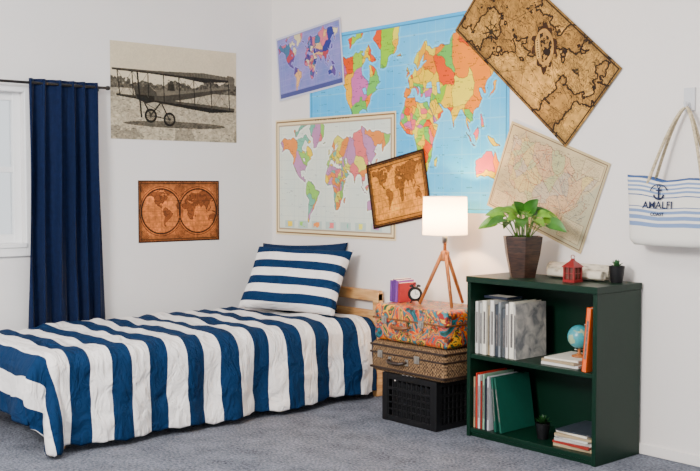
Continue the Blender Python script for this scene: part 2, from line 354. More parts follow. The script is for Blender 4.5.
# engraved trees on a small island with a banner below
for (tx,ty,tr) in ((-.07,-.02,.045),(-.01,-.045,.055),(.06,-.02,.05),(.11,.0,.03),(-.12,.005,.03)):
    s=(np.hypot(qx-tx,qy-ty)<tr*(.8+.5*n3[...,0]))&(n3[...,0]>.38); A[s]=C3(40,25,13)
s=(np.abs(qy-.035)<.012)&(np.abs(qx)<.15)&(n3[...,0]>.33); A[s]=C3(52,32,17)
s=(np.abs(qy-.085)<.02)&(np.abs(qx)<.10); A[s]=C3(212,176,116); s=s&(np.abs(qy-.085)<.009)&(np.sin(qx*260)>-.2); A[s]=C3(50,30,16)
cx_,cy_=.22,.70; px_=(X-cx_)*asp; py_=(Y-cy_); r=np.hypot(px_,py_); th=np.arctan2(py_,px_)
s=(r<.03+.09*np.abs(np.cos(th*4))**6); A[s]=A[s]*.3; s=np.abs(r-.075)<.005; A[s]=A[s]*.35
for (x0,y0,sz) in ((.80,.35,.05),(.36,.22,.045),(.75,.78,.05)):
    s=(np.abs((X-x0)*asp)<sz*1.2)&(Y>y0)&(Y<y0+sz*.5)&(n3[...,0]>.35); A[s]=C3(48,30,16); s=(np.abs((X-x0)*asp)<sz*.8*(1-(y0-Y)/sz/1.6))&(Y<y0)&(Y>y0-sz*1.4)&(n3[...,0]>.4); A[s]=A[s]*.45
A*=(.76+.46*n3)
d=np.minimum(np.minimum(X,1-X)*asp,np.minimum(Y,1-Y)); A[np.abs(d-.03)<.006]=C3(60,38,20); A*=(1-.3*np.clip(1-d/.1,0,1)[...,None])
poster("antique_treasure_map","R",2.168,1.910,.975,.472,-41.5,.009,A,1.1,1.15)
# US map
w,h=380,272; X,Y=canvas(w,h); asp=w/h; n=fbm(h,w,5,5,61)[...,None]; A=np.empty((h,w,3)); A[:]=C3(212,198,168)*(.86+.2*n)
lon=-128+64*X; lat=52-30*Y; jx=(fbm(h,w,18,3,62)-.5)*3
US=[(-124,48),(-95,49),(-88,48),(-83,46),(-82,42),(-79,43),(-75,45),(-67,47),(-70,42),(-74,40),(-76,35),(-81,31),(-80,25),(-83,29),(-90,29),(-97,26),(-103,29),(-107,31.5),(-117,32.5),(-122,37)]
m=pip(lon+jx,lat+jx,US); sea=pip(lon,lat,[(-64,53),(-66,45),(-70,41),(-74,39),(-75,35),(-80,31),(-79,24),(-82,29),(-90,28.5),(-97,25),(-97,20),(-60,20),(-60,53)]); A[sea]=A[sea]*.7+C3(165,178,172)*.3
rs=np.random.RandomState(66); sx=rs.uniform(-125,-67,48); sy=rs.uniform(26,49,48); D=np.stack([(lon+jx-a)**2*.7+(lat-b_)**2 for a,b_ in zip(sx,sy)]); idd=D.argmin(0)
P=[C3(228,208,150),C3(220,186,155),C3(190,200,160),C3(224,186,155),C3(200,190,180)]
for k in range(5): s=m&(idd%5==k); A[s]=A[s]*.5+P[k]*.5
e=edges(idd)&m; A[e]=A[e]*.5+C3(150,85,65)*.5; e=edges(m); A[e]=C3(95,75,65)
for k in range(1900):
    a,b_=rs.uniform(.05,.92),rs.uniform(.08,.93); textbar(A,a,a+rs.uniform(.008,.028),b_,b_+.004,C3(64,50,46),k)
for k in range(110):
    p=(rs.uniform(.1,.9),rs.uniform(.12,.85)); a=rs.rand()*6.28; L_=rs.uniform(.05,.2); dd=segd(X,Y,p,(p[0]+L_*math.cos(a)/asp,p[1]+L_*math.sin(a)),asp); s=dd<.0028; A[s]=A[s]*.5+(C3(150,70,60) if k%2 else C3(80,100,120))*.5
for (x0,y0,x1,y1) in ((.78,.06,.96,.22),(.04,.78,.2,.95),(.74,.72,.95,.93)):
    s=(X>x0)&(X<x1)&(Y>y0)&(Y<y1); A[s]=A[s]*.5+C3(225,210,180)*.5; e=edges(s); A[e]=C3(110,90,75)
    for k in range(12):
        if y0+.03+k*.014<y1: textbar(A,x0+.02,x1-.02,y0+.02+k*.014,y0+.024+k*.014,C3(90,70,60),k)
d=frame(A,X,Y,asp,.015,C3(205,190,158)); A[np.abs(d-.032)<.005]=C3(140,120,98)
poster("vintage_usa_map","R",2.254,1.227,.635,.46,-21,.0055,A,1.15,1.35)
# biplane photograph
w,h=480,310; X,Y=canvas(w,h); asp=w/h; n=fbm(h,w,5,6,71); nf=fbm(h,w,50,3,72); A=np.empty((h,w,3))
g_=.84-.04*Y+.06*(n-.5); g_=np.where(Y>.44,.68+.14*(n-.5)+.30*(nf-.5)+.10*(Y-.44),g_)
tl=.40+.02*np.sin(X*9)+.12*(fbm(h,w,14,4,73)-.5)-.05*(X>.72)-.03*(X<.15); s=(Y>tl)&(Y<.475); g_=np.where(s,.36+.5*(nf-.5),g_)
for k in range(300):
    x,y=np.random.rand(),.55+.43*np.random.rand(); s=((np.abs(X-x)*asp<.012)&(np.abs(Y-y)<.003)); g_=np.where(s,g_*.72,g_)
s=(((X-.50)/.40)**2+((Y-.83)/.035)**2<1); g_=np.where(s,g_*.55+.1*(nf-.5),g_)
s=(Y>.86)&(n>.55); g_=np.where(s,g_*.8,g_)
def P_(pts,v,gr=0):
    global g_
    g_=np.where(pip(X,Y,pts),v+.12*(nf-.5)+gr*(X-.5),g_)
def L_(p,q,wd,v):
    global g_
    g_=np.where(segd(X,Y,p,q,asp)<wd,v,g_)
P_([(.26,.50),(.40,.46),(.60,.46),(.97,.37),(.985,.41),(.62,.54),(.40,.60),(.28,.58)],.45)
P_([(.26,.54),(.40,.53),(.97,.40),(.985,.41),(.62,.54),(.40,.60),(.28,.58)],.28)
P_([(.01,.275),(.30,.275),(.55,.265),(.72,.255),(.985,.285),(.985,.33),(.72,.36),(.55,.325),(.30,.305),(.015,.295)],.36,.15)
P_([(.01,.287),(.30,.292),(.55,.305),(.985,.315),(.985,.33),(.72,.36),(.55,.33),(.30,.308),(.015,.297)],.16)
P_([(.04,.535),(.30,.55),(.46,.575),(.80,.60),(.985,.62),(.98,.66),(.78,.68),(.46,.625),(.28,.59),(.045,.555)],.30,.12)
P_([(.045,.546),(.46,.60),(.98,.65),(.98,.662),(.78,.682),(.46,.627),(.28,.592),(.045,.556)],.14)
for k in range(18):
    x=.56+k*.024; L_((x,.268),(x+.01,.33),.0018,.2)
P_([(.17,.45),(.30,.45),(.345,.50),(.345,.58),(.27,.62),(.19,.58)],.30); P_([(.19,.53),(.33,.54),(.33,.6),(.27,.62),(.2,.58)],.15)
P_([(.44,.40),(.48,.40),(.49,.47),(.43,.47)],.2); r=np.hypot((X-.462)*asp,Y-.385); g_=np.where(r<.022,.25,g_)
P_([(.92,.26),(.975,.27),(.99,.40),(.95,.42)],.42)
for a,b_ in (((.05,.29),(.07,.545)),((.16,.29),(.17,.55)),((.28,.30),(.285,.56)),((.40,.31),(.405,.59)),((.52,.32),(.53,.60)),((.64,.34),(.65,.62)),((.78,.34),(.79,.64)),((.93,.33),(.94,.64))): L_(a,b_,.006,.15)
for a,b_ in (((.05,.29),(.17,.55)),((.16,.29),(.07,.545)),((.16,.29),(.285,.56)),((.28,.30),(.17,.55)),((.52,.32),(.65,.62)),((.64,.34),(.53,.60)),((.64,.34),(.79,.64)),((.78,.34),(.65,.62)),((.78,.34),(.94,.64)),((.93,.33),(.79,.64))): L_(a,b_,.0022,.32)
L_((.20,.30),(.23,.76),.010,.12); L_((.24,.58),(.30,.74),.009,.15); L_((.38,.60),(.30,.74),.009,.15); L_((.38,.60),(.44,.77),.008,.15); L_((.24,.60),(.37,.70),.004,.2); L_((.30,.745),(.44,.775),.006,.15)
for c in ((.30,.745),(.445,.775)):
    r=np.hypot((X-c[0])*asp,Y-c[1]); g_=np.where(r<.062,g_*.6+.15,g_); g_=np.where(np.abs(r-.062)<.012,.08,g_); g_=np.where(r<.014,.1,g_)
    for k in range(6):
        a=k*math.pi/6; L_((c[0]-.055*math.cos(a)/asp,c[1]-.055*math.sin(a)),(c[0]+.055*math.cos(a)/asp,c[1]+.055*math.sin(a)),.002,.2)
g_=g_+.06*(fbm(h,w,90,2,75)-.5)
A[:]=np.clip(g_,0,1)[...,None]*C3(255,243,216)
poster("biplane_photograph","L",-.73,1.789,.888,.572,0,.002,A,1.1,1.15)
# ------------------------------------------------------------------ bed
def stripemat(name,off,period,ax=0):
    m=bpy.data.materials.new(name); m.use_nodes=True; nt=m.node_tree; p=nt.nodes["Principled BSDF"]; p.inputs["Roughness"].default_value=.85; p.inputs["Specular IOR Level"].default_value=.12
    uv=nt.nodes.new("ShaderNodeUVMap"); sp=nt.nodes.new("ShaderNodeSeparateXYZ"); nt.links.new(uv.outputs[0],sp.inputs[0])
    a=nt.nodes.new("ShaderNodeMath"); a.operation='MULTIPLY_ADD'; a.inputs[1].default_value=1/period; a.inputs[2].default_value=off; nt.links.new(sp.outputs[ax],a.inputs[0])
    fr=nt.nodes.new("ShaderNodeMath"); fr.operation='FRACT'; nt.links.new(a.outputs[0],fr.inputs[0])
    gt=nt.nodes.new("ShaderNodeMath"); gt.operation='GREATER_THAN'; gt.inputs[1].default_value=.5; nt.links.new(fr.outputs[0],gt.inputs[0])
    mx=nt.nodes.new("ShaderNodeMix"); mx.data_type='RGBA'; mx.inputs[6].default_value=(*rgb(8,42,78),1); mx.inputs[7].default_value=(*rgb(240,235,232),1)
    nt.links.new(gt.outputs[0],mx.inputs[0]); nt.links.new(mx.outputs[2],p.inputs["Base Color"])
    tc=nt.nodes.new("ShaderNodeTexCoord"); mp=nt.nodes.new("ShaderNodeMapping"); mp.inputs["Scale"].default_value=(1,1.8,1)
    n=nt.nodes.new("ShaderNodeTexNoise"); n.inputs["Scale"].default_value=8; n.inputs["Detail"].default_value=5; n.inputs["Distortion"].default_value=1.2
    nt.links.new(tc.outputs["Object"],mp.inputs[0]); nt.links.new(mp.outputs[0],n.inputs["Vector"]); bp=nt.nodes.new("ShaderNodeBump"); bp.inputs["Strength"].default_value=.9; bp.inputs["Distance"].default_value=.035
    nt.links.new(n.outputs["Fac"],bp.inputs["Height"]); nt.links.new(bp.outputs[0],p.inputs["Normal"])
    return m
M_duvet=stripemat("striped_duvet",.25,.205); M_pil=stripemat("striped_pillow",.0,.108,1)
bed=grp("bed",(.6,-1.05,0))
b=MB()
for x0 in (.14,1.055):
    b.box((x0,-.065,0),(x0+.045,-.018,.605),M_pine)
b.box((.14,-.062,.555),(1.10,-.022,.618),M_pine); b.box((.18,-.055,.40),(1.06,-.03,.50),M_pine); b.box((.18,-.055,.2),(1.06,-.03,.3),M_pine)
b.box((.16,-2.0,.13),(.20,-.06,.20),M_pine); b.box((.98,-2.0,.13),(1.02,-.06,.20),M_pine); b.box((.16,-2.02,.13),(1.02,-1.98,.20),M_pine)
for x0 in (.17,.95): b.box((x0,-2.0,0),(x0+.05,-1.95,.14),M_pine)
b.done("bed_frame",bed,bevel=.006)
b=MB(); b.box((.16,-2.03,.2),(1.02,-.075,.425),M_white); b.done("mattress",bed,bevel=.03)
XL,XR,YH,YF=.17,1.03,-.075,-2.04
sideD,footD,leftD=.45,.34,.10
nu,nv=160,240
verts=[];uvs=[]
def n3f(x,y,z=0): return mnoise.noise(Vector((x,y,z)))
def fall(d,r=.085,flare=.05):
    q=r*math.pi/2
    if d<q: return r*math.sin(d/r), -r*(1-math.cos(d/r))
    return r+flare*(d-q), -(r+(d-q))
for i in range(nu):
    a=-leftD+(XR-.02-XL+leftD+sideD+.02)*i/(nu-1)
    for j in range(nv):
        bb=(YH-YF+footD)*j/(nv-1)
        x=XL+a; y=YH-bb
        xr=XR-.02; ao=max(0,x-xr); bo=max(0,YF+.02-y); lo=max(0,XL-x)
        px=min(max(x,XL),xr); py=max(y,YF+.02)
        z=.452+.020*n3f(x*3,y*3,1)+.014*n3f(x*8,y*8,2)
        z+=.007*abs(math.sin(math.pi*(bb)/.1025))
        d=math.hypot(ao,bo)
        if d>0:
            ux,uy=ao/d,bo/d
            h,dz=fall(d)
            prog=min(1,d/.3)
            wv=.022*prog*math.sin(y*17+1.2*math.sin(y*5))*(1 if ao>0 else 0)+.022*prog*n3f(x*5+3,y*5,z*5)+.010*prog*n3f(x*14,y*14,z*9)
            if bo>0: wv+=.02*prog*math.sin(x*14+1)
            if ao>0 and bo>0: wv+=.03*prog*math.sin(6*math.atan2(bo,ao))
            h+=wv
            px+=ux*h; py-=uy*h; z+=dz
            if z<.018:
                ex=.018-z; px+=ux*ex*.55; py-=uy*ex*.55; z=.018+.004*n3f(x*20,y*20)
        if lo>0:
            h,dz=fall(lo,.03,0); px-=h*.8; z+=dz
        verts.append((px,py,z)); uvs.append((bb+.012*n3f(x*2,y*2,7),a))
faces=[(i*nv+j,(i+1)*nv+j,(i+1)*nv+j+1,i*nv+j+1) for i in range(nu-1) for j in range(nv-1)]
me=bpy.data.meshes.new("duvet"); me.from_pydata(verts,[],faces); me.materials.append(M_duvet)
uvl=me.uv_layers.new(name="UVMap")
for l in me.loops: uvl.data[l.index].uv=uvs[l.vertex_index]
me.polygons.foreach_set("use_smooth",[True]*len(me.polygons))
o=bpy.data.objects.new("duvet",me); link(o,bed); q=o.modifiers.new("solid","SOLIDIFY"); q.thickness=.012; q.offset=-1
def pillow(name,c,ang,tilt,w,h,t,m,roll=0):
    n=40; vs=[];uv=[];fs=[]
    for side in (1,-1):
        for i in range(n+1):
            for j in range(n+1):
                u=2*i/n-1; v=2*j/n-1
                pin=1-.07*(1-abs(v)**2)*abs(u)**3; pin2=1-.09*(1-abs(u)**2)*abs(v)**3
                x=u*w/2*pin; z=v*h/2*pin2
                e=max(0,(1-u**4))*max(0,(1-v**4)); th=t/2*e**.45
                th*=1+.14*n3f(u*2+c[0]*9,v*2,side)
                vs.append((x,-side*th,z)); uv.append((x,z+.5))
        o0=0 if side==1 else (n+1)**2
        for i in range(n):
            for j in range(n):
                fs.append((o0+i*(n+1)+j,o0+(i+1)*(n+1)+j,o0+(i+1)*(n+1)+j+1,o0+i*(n+1)+j+1))
    me=bpy.data.meshes.new(name); me.from_pydata(vs,[],fs); me.materials.append(m); l0=me.uv_layers.new(name="UVMap")
    for l in me.loops: l0.data[l.index].uv=uv[l.vertex_index]
    bm=bmesh.new(); bm.from_mesh(me); bmesh.ops.remove_doubles(bm,verts=bm.verts,dist=.0004); bmesh.ops.recalc_face_normals(bm,faces=bm.faces); bm.to_mesh(me); bm.free()
    me.polygons.foreach_set("use_smooth",[True]*len(me.polygons))
    o=bpy.data.objects.new(name,me); COL.objects.link(o)
    o.matrix_world=Matrix.Translation(c)@Matrix.Rotation(math.radians(ang),4,'Z')@Matrix.Rotation(math.radians(-tilt),4,'X')@Matrix.Rotation(math.radians(roll),4,'Y')
    return o
pillow("striped_pillow",(.645,-.315,.668),21,32,.67,.43,.14,M_pil,1)
pillow("navy_pillow",(.515,-.185,.675),19,22,.62,.43,.11,M_navy2,-2)
# ------------------------------------------------------------------ crate + suitcases
cr=MB(); x0,x1,y0,y1,zt=1.525,1.915,-.42,-.07,.25
for (xa,xb,ya,yb) in ((x0,x1,y0,y0+.012),(x0,x1,y1-.012,y1),(x0,x0+.012,y0,y1),(x1-.012,x1,y0,y1)):
    cr.box((xa,ya,zt-.03),(xb,yb,zt),M_blackpl); cr.box((xa,ya,0.0),(xb,yb,.03),M_blackpl); cr.box((xa,ya,.165),(xb,yb,.18),M_blackpl)
    alongx=(xb-xa)>.1; L=(xb-xa) if alongx else (yb-ya); n=11
    for k in range(n+1):
        t=k/n
        if alongx: X_=xa+t*(L-.012); cr.box((X_,ya+.002,.03),(X_+.01,yb-.002,zt-.03),M_blackpl)
        else: Y_=ya+t*(L-.012); cr.box((xa+.002,Y_,.03),(xb-.002,Y_+.01,zt-.03),M_blackpl)
    for zz in (.06,.095,.13):
        cr.box((xa+.002,ya+.002,zz),(xb-.002,yb-.002,zz+.008),M_blackpl)
for (X_,Y_) in ((x0,y0),(x1-.035,y0),(x0,y1-.035),(x1-.035,y1-.035)):
    cr.box((X_-.002,Y_-.002,0.0),(X_+.037,Y_+.037,zt),M_blackpl)
cr.box((x0+.01,y0+.01,.003),(x1-.01,y1-.01,.012),M_blackpl)
cr.box((x0+.04,y0+.04,.012),(x1-.04,y1-.04,.2),mat("dark_cloth",rgb(16,16,20),.9,.3))
cr.done("milk_crate",bevel=.002)
def tweedmat():
    m=bpy.data.materials.new("tweed"); m.use_nodes=True; nt=m.node_tree; p=nt.nodes["Principled BSDF"]; p.inputs["Roughness"].default_value=.8; p.inputs["Specular IOR Level"].default_value=.2
    tc=nt.nodes.new("ShaderNodeTexCoord"); n=nt.nodes.new("ShaderNodeTexNoise"); n.inputs["Scale"].default_value=110; n.inputs["Detail"].default_value=2
    ch=nt.nodes.new("ShaderNodeTexChecker"); ch.inputs["Scale"].default_value=110; r=nt.nodes.new("ShaderNodeValToRGB")
    ad=nt.nodes.new("ShaderNodeMath"); ad.operation='MULTIPLY_ADD'; ad.inputs[1].default_value=.22
    r.color_ramp.elements[0].position=.45; r.color_ramp.elements[1].position=.85
    r.color_ramp.elements[0].color=(*rgb(44,29,20),1); r.color_ramp.elements[1].color=(*rgb(150,118,84),1)
    nt.links.new(tc.outputs["Object"],n.inputs["Vector"]); nt.links.new(tc.outputs["Object"],ch.inputs["Vector"])
    nt.links.new(ch.outputs["Fac"],ad.inputs[0]); nt.links.new(n.outputs["Fac"],ad.inputs[2]); nt.links.new(ad.outputs[0],r.inputs[0]); nt.links.new(r.outputs[0],p.inputs["Base Color"]); return m
def collagemat():
    m=bpy.data.materials.new("painted_collage"); m.use_nodes=True; nt=m.node_tree; p=nt.nodes["Principled BSDF"]; p.inputs["Roughness"].default_value=.35
    tc=nt.nodes.new("ShaderNodeTexCoord"); n=nt.nodes.new("ShaderNodeTexNoise"); n.inputs["Scale"].default_value=7; n.inputs["Detail"].default_value=2.5; n.inputs["Distortion"].default_value=2.2
    n2=nt.nodes.new("ShaderNodeTexNoise"); n2.inputs["Scale"].default_value=26; n2.inputs["Detail"].default_value=3
    r=nt.nodes.new("ShaderNodeValToRGB"); r.color_ramp.interpolation='CONSTANT'
    cols=[(0,(12,60,52)),(.33,(14,100,112)),(.39,(195,48,14)),(.44,(225,125,18)),(.48,(30,110,120)),(.52,(150,20,16)),(.555,(232,165,35)),(.59,(15,80,52)),(.64,(210,76,16)),(.7,(80,34,24))]
    el=r.color_ramp.elements
    el[0].position=0; el[0].color=(*rgb(*cols[0][1]),1); el[1].position=cols[1][0]; el[1].color=(*rgb(*cols[1][1]),1)
    for pos,c in cols[2:]: q=el.new(pos); q.color=(*rgb(*c),1)
    r2=nt.nodes.new("ShaderNodeValToRGB"); r2.color_ramp.interpolation='CONSTANT'; r2.color_ramp.elements[0].color=(.3,.25,.2,1); r2.color_ramp.elements[1].position=.38; r2.color_ramp.elements[1].color=(1,1,1,1)
    sp=nt.nodes.new("ShaderNodeMix"); sp.data_type='RGBA'; sp.blend_type='MULTIPLY'; sp.inputs[0].default_value=1
    nt.links.new(tc.outputs["Object"],n.inputs["Vector"]); nt.links.new(tc.outputs["Object"],n2.inputs["Vector"]); nt.links.new(n.outputs["Fac"],r.inputs[0]); nt.links.new(n2.outputs["Fac"],r2.inputs[0]); nt.links.new(r.outputs[0],sp.inputs[6]); nt.links.new(r2.outputs[0],sp.inputs[7]); nt.links.new(sp.outputs[2],p.inputs["Base Color"]); return m
def suitcase(name,x0,x1,y0,y1,z0,z1,body,trim,hw,hx):
    g=grp(name,((x0+x1)/2,(y0+y1)/2,z0)); b=MB(); b.box((x0,y0,z0),(x1,y1,z1),body); b.done("shell",g,bevel=.028,seg=4)
    b=MB(); zm=z0+(z1-z0)*.62
    def ring(z,hh,o,mm):
        for a,c in (((x0-o,y0-o,z-hh),(x1+o,y0+.01,z+hh)),((x0-o,y1-.01,z-hh),(x1+o,y1+o,z+hh)),((x0-o,y0-o,z-hh),(x0+.01,y1+o,z+hh)),((x1-.01,y0-o,z-hh),(x1+o,y1+o,z+hh))): b.box(a,c,mm)
    ring(zm,.005,.0025,trim)
    if hw: ring(z0+.022,.006,.002,trim); ring(z1-.022,.006,.002,trim)
    b.done("edge_binding",g,bevel=.003)
    b=MB()
    pts=[(hx-.062,y0-.004,zm-.028),(hx-.058,y0-.026,zm-.030),(hx-.04,y0-.036,zm-.034),(hx,y0-.040,zm-.036),(hx+.04,y0-.036,zm-.034),(hx+.058,y0-.026,zm-.030),(hx+.062,y0-.004,zm-.028)]
    b.tube(pts,[.006,.008,.010,.011,.010,.008,.006],M_leather if hw else trim,8)
    for s in (-1,1): b.box((hx+s*.062-.011,y0-.006,zm-.045),(hx+s*.062+.011,y0+.004,zm-.012),M_metal)
    for s in (-1,1):
        cx_=hx+s*.135
        if x0+.03<cx_<x1-.03: b.box((cx_-.018,y0-.007,zm-.024),(cx_+.018,y0+.004,zm+.014),M_metal); b.box((cx_-.007,y0-.011,zm-.018),(cx_+.007,y0-.005,zm+.006),M_metal)
    b.done("handle_and_latches",g,smooth=False,bevel=.0015)
    return g
M_tw=tweedmat(); M_col=collagemat(); M_redtrim=mat("worn_tan_trim",rgb(110,62,26),.5,.2,40)
suitcase("tweed_suitcase",1.445,1.985,-.435,-.07,.252,.415,M_tw,M_leather,True,1.66)
suitcase("colorful_suitcase",1.455,1.985,-.425,-.07,.418,.607,M_col,M_redtrim,False,1.68)
# ------------------------------------------------------------------ lamp
lx,ly,lz=1.78,-.22,.611
g=grp("table_lamp",(lx,ly,lz)); b=MB()
ap=Vector((lx,ly,.862))
for a in (208.85,328.85,88.85):
    a=math.radians(a); ft=Vector((lx+.135*math.cos(a),ly+.135*math.sin(a),lz)); top=ap+Vector((.012*math.cos(a),.012*math.sin(a),.02))
    b.tube([ft,ft.lerp(top,.5),top],[.008,.010,.010],M_legs,10)
b.lathe([(0,-.03),(.022,-.03),(.024,-.02),(.024,.015),(.016,.025),(0,.025)],(lx,ly,.868),M_legs,20)
b.tube([(lx,ly,.88),(lx,ly,.985)],.009,M_legs,10)
b.tube([(lx,ly,.93),(lx,ly,.99)],.015,M_metal,12)
b.done("tripod_base",g,smooth=True)
sh=bpy.data.materials.new("lamp_shade_linen"); sh.use_nodes=True; nt=sh.node_tree; nt.nodes.clear()
out=nt.nodes.new("ShaderNodeOutputMaterial"); d_=nt.nodes.new("ShaderNodeBsdfDiffuse"); t_=nt.nodes.new("ShaderNodeBsdfTranslucent"); mx=nt.nodes.new("ShaderNodeMixShader"); mx.inputs[0].default_value=.5
no=nt.nodes.new("ShaderNodeTexNoise"); no.inputs["Scale"].default_value=150; rr=nt.nodes.new("ShaderNodeValToRGB"); rr.color_ramp.elements[0].color=(.86,.80,.70,1); rr.color_ramp.elements[1].color=(.95,.9,.82,1)
nt.links.new(no.outputs["Fac"],rr.inputs[0]); nt.links.new(rr.outputs[0],d_.inputs[0]); nt.links.new(rr.outputs[0],t_.inputs[0])
nt.links.new(d_.outputs[0],mx.inputs[1]); nt.links.new(t_.outputs[0],mx.inputs[2]); nt.links.new(mx.outputs[0],out.inputs[0])
b=MB(); b.lathe([(.116,.972),(.112,1.172)],(lx,ly,0),sh,40); b.done("lamp_shade",g,smooth=True)
b=MB()
for zz,r in ((.974,.115),(1.17,.111)): b.tube([(lx+r*math.cos(t*math.pi/16),ly+r*math.sin(t*math.pi/16),zz) for t in range(33)],.0022,M_white,6)
for t in range(3):
    a=t*2.094; b.tube([(lx,ly,.99),(lx+.114*math.cos(a),ly+.114*math.sin(a),.976)],.0015,M_metal,6)
b.done("shade_rings",g)
em=bpy.data.materials.new("bulb_glow"); em.use_nodes=True; p=em.node_tree.nodes["Principled BSDF"]; p.inputs["Emission Color"].default_value=(1,.62,.3,1); p.inputs["Emission Strength"].default_value=12
b=MB(); b.lathe([(0,-.03),(.015,-.026),(.026,-.005),(.026,.01),(.015,.03),(0,.035)],(lx,ly,1.02),em,16); b.done("bulb",g,smooth=True)
pl=bpy.data.lights.new("lamp_light","POINT"); pl.energy=26; pl.color=(1,.60,.28); pl.shadow_soft_size=.02; po=bpy.data.objects.new("lamp_light",pl); po.location=(lx,ly,1.075); link(po,g)
# clock & notebooks on case
kx,ky=1.628,-.285
g=grp("alarm_clock",(kx,ky,.607)); b=MB()
R_=Matrix.Translation((kx,ky,.66))@Matrix.Rotation(math.radians(48),4,'Z')@Matrix.Rotation(math.pi/2,4,'X')
b.lathe([(0,-.015),(.035,-.015),(.038,-.01),(.038,.012),(.034,.016),(0,.016)],(0,0,0),M_blackpl,24,R_)
b.lathe([(0,.0165),(.024,.0165)],(0,0,0),M_white,24,R_)
b.box((-.001,0,.017),(.001,.02,.018),M_blackpl,R_); b.box((0,-.001,.017),(.014,.001,.018),M_blackpl,R_)
for s in (-1,1):
    b.lathe([(0,0),(.012,0),(.011,.008),(0,.013)],(0,0,0),M_blackpl,12,R_@Matrix.Translation((s*.018,.037,0))@Matrix.Rotation(-math.pi/2,4,'X'))
    b.tube([R_@Vector((s*.016,-.032,0)),R_@Vector((s*.024,-.050,0))],.004,M_blackpl,8)
b.tube([R_@Vector((-.012,.048,0)),R_@Vector((0,.056,0)),R_@Vector((.012,.048,0))],.002,M_blackpl,6)
b.done("clock_body",g,smooth=False)
g=grp("notebooks",(1.52,-.3,.607)); b=MB()
for k,(c,t,h) in enumerate((((105,50,135),.018,.118),((85,38,115),.018,.124),((115,60,145),.018,.118),((150,30,42),.014,.105))):
    x=1.470+k*.021; M_=Matrix.Translation((x,-.26,.607))@Matrix.Rotation(math.radians(2),4,'Y')
    mm=mat("notebook_cover_%d"%k,rgb(*c),.5,.1); b.box((0,-.06,.002),(t,.06,h),mm,M_); b.box((.002,-.058,.004),(t-.002,.0615,h+.0008),M_page,M_)
b.done("notebook_stack",g,bevel=.001)
# ------------------------------------------------------------------ bookcase
g=grp("bookcase",(2.43,-.17,0)); sx0,sx1,sy0,sy1,st=2.055,2.808,-.352,-.012,.787
b=MB(); T=.022
b.box((sx0,sy0,0),(sx0+T,sy1,st-.03),M_green); b.box((sx1-T,sy0,0),(sx1,sy1,st-.03),M_green)
b.box((sx0-.004,sy0-.006,st-.03),(sx1+.004,sy1,st),M_green)
b.box((sx0+T,sy0+.004,.385),(sx1-T,sy1,.407),M_green); b.box((sx0+T,sy0+.004,.02),(sx1-T,sy1,.042),M_green); b.box((sx0+T,sy0+.012,0),(sx1-T,sy0+.03,.02),M_green)
b.box((sx0+T,sy1-.008,.02),(sx1-T,sy1,st-.03),M_green)
b.done("bookcase_body",g,bevel=.0025)
M_label=mat("spine_lettering",rgb(95,90,88),.6,.5,90)
def bookat(b,w,d,h,cov,M_,pg=M_page):
    b.box((0,0,0),(.003,d,h),cov,M_); b.box((w-.003,0,0),(w,d,h),cov,M_); b.box((.0005,0,0),(w-.0005,.003,h),cov,M_); b.box((.003,.002,.004),(w-.003,d-.004,h-.004),pg,M_)
    if h>.1 and w>.012 and w<.035: b.box((w*.3,-.0005,h*.2),(w*.7,.001,h*.8),M_label,M_)
bm_=[mat("book_cover_%d"%i,rgb(*c),.5,.06,30) for i,c in enumerate([(215,212,205),(180,178,172),(140,146,150),(228,222,205),(70,75,80),(165,145,112),(205,205,210),(45,52,62),(150,35,25),(20,28,48),(200,45,30),(8,82,66),(235,92,10),(130,165,140),(222,216,210)])]
M_marb=bpy.data.materials.new("printed_cover"); M_marb.use_nodes=True; nt=M_marb.node_tree; p=nt.nodes["Principled BSDF"]; tc=nt.nodes.new("ShaderNodeTexCoord"); n=nt.nodes.new("ShaderNodeTexNoise"); n.inputs["Scale"].default_value=16; n.inputs["Detail"].default_value=8; n.inputs["Distortion"].default_value=.5
r=nt.nodes.new("ShaderNodeValToRGB"); r.color_ramp.elements[0].position=.36; r.color_ramp.elements[0].color=(*rgb(120,122,124),1); r.color_ramp.elements[1].position=.6; r.color_ramp.elements[1].color=(*rgb(212,206,196),1)
nt.links.new(tc.outputs["Object"],n.inputs["Vector"]); nt.links.new(n.outputs["Fac"],r.inputs[0]); nt.links.new(r.outputs[0],p.inputs["Base Color"])
b=MB(); x=2.082
for w_,h_,c,dy in ((.022,.255,0,0),(.02,.25,1,.005),(.03,.262,3,0),(.018,.24,5,.01),(.028,.268,0,0),(.022,.25,7,.004),(.016,.262,2,0),(.026,.235,4,.006),(.02,.258,14,0),(.034,.268,3,0)):
    bookat(b,w_,.2,h_,bm_[c],Matrix.Translation((x,sy0+.03+dy,.408))); x+=w_+.001
bookat(b,.014,.225,.262,M_marb,Matrix.Translation((x+.006,sy0+.02,.408))@Matrix.Rotation(math.radians(-1),4,'Y'))
bookat(b,.15,.11,.012,bm_[9],Matrix.Translation((2.10,-.28,.679)))
b.done("row_of_books",None)
b=MB(); x=2.082
for w_,h_,c in ((.014,.25,5),(.012,.27,10),(.016,.262,0),(.012,.235,8),(.015,.27,13),(.012,.25,9),(.014,.262,6)):
    bookat(b,w_,.22,h_,bm_[c],Matrix.Translation((x,sy0+.02,.043))); x+=w_+.001
for k,a in enumerate((5,9)):
    bookat(b,.016,.25,.262,bm_[11],Matrix.Translation((x+.030+k*.035,sy0+.02,.043))@Matrix.Rotation(math.radians(-a),4,'Y'))
b.done("row_of_books",None)
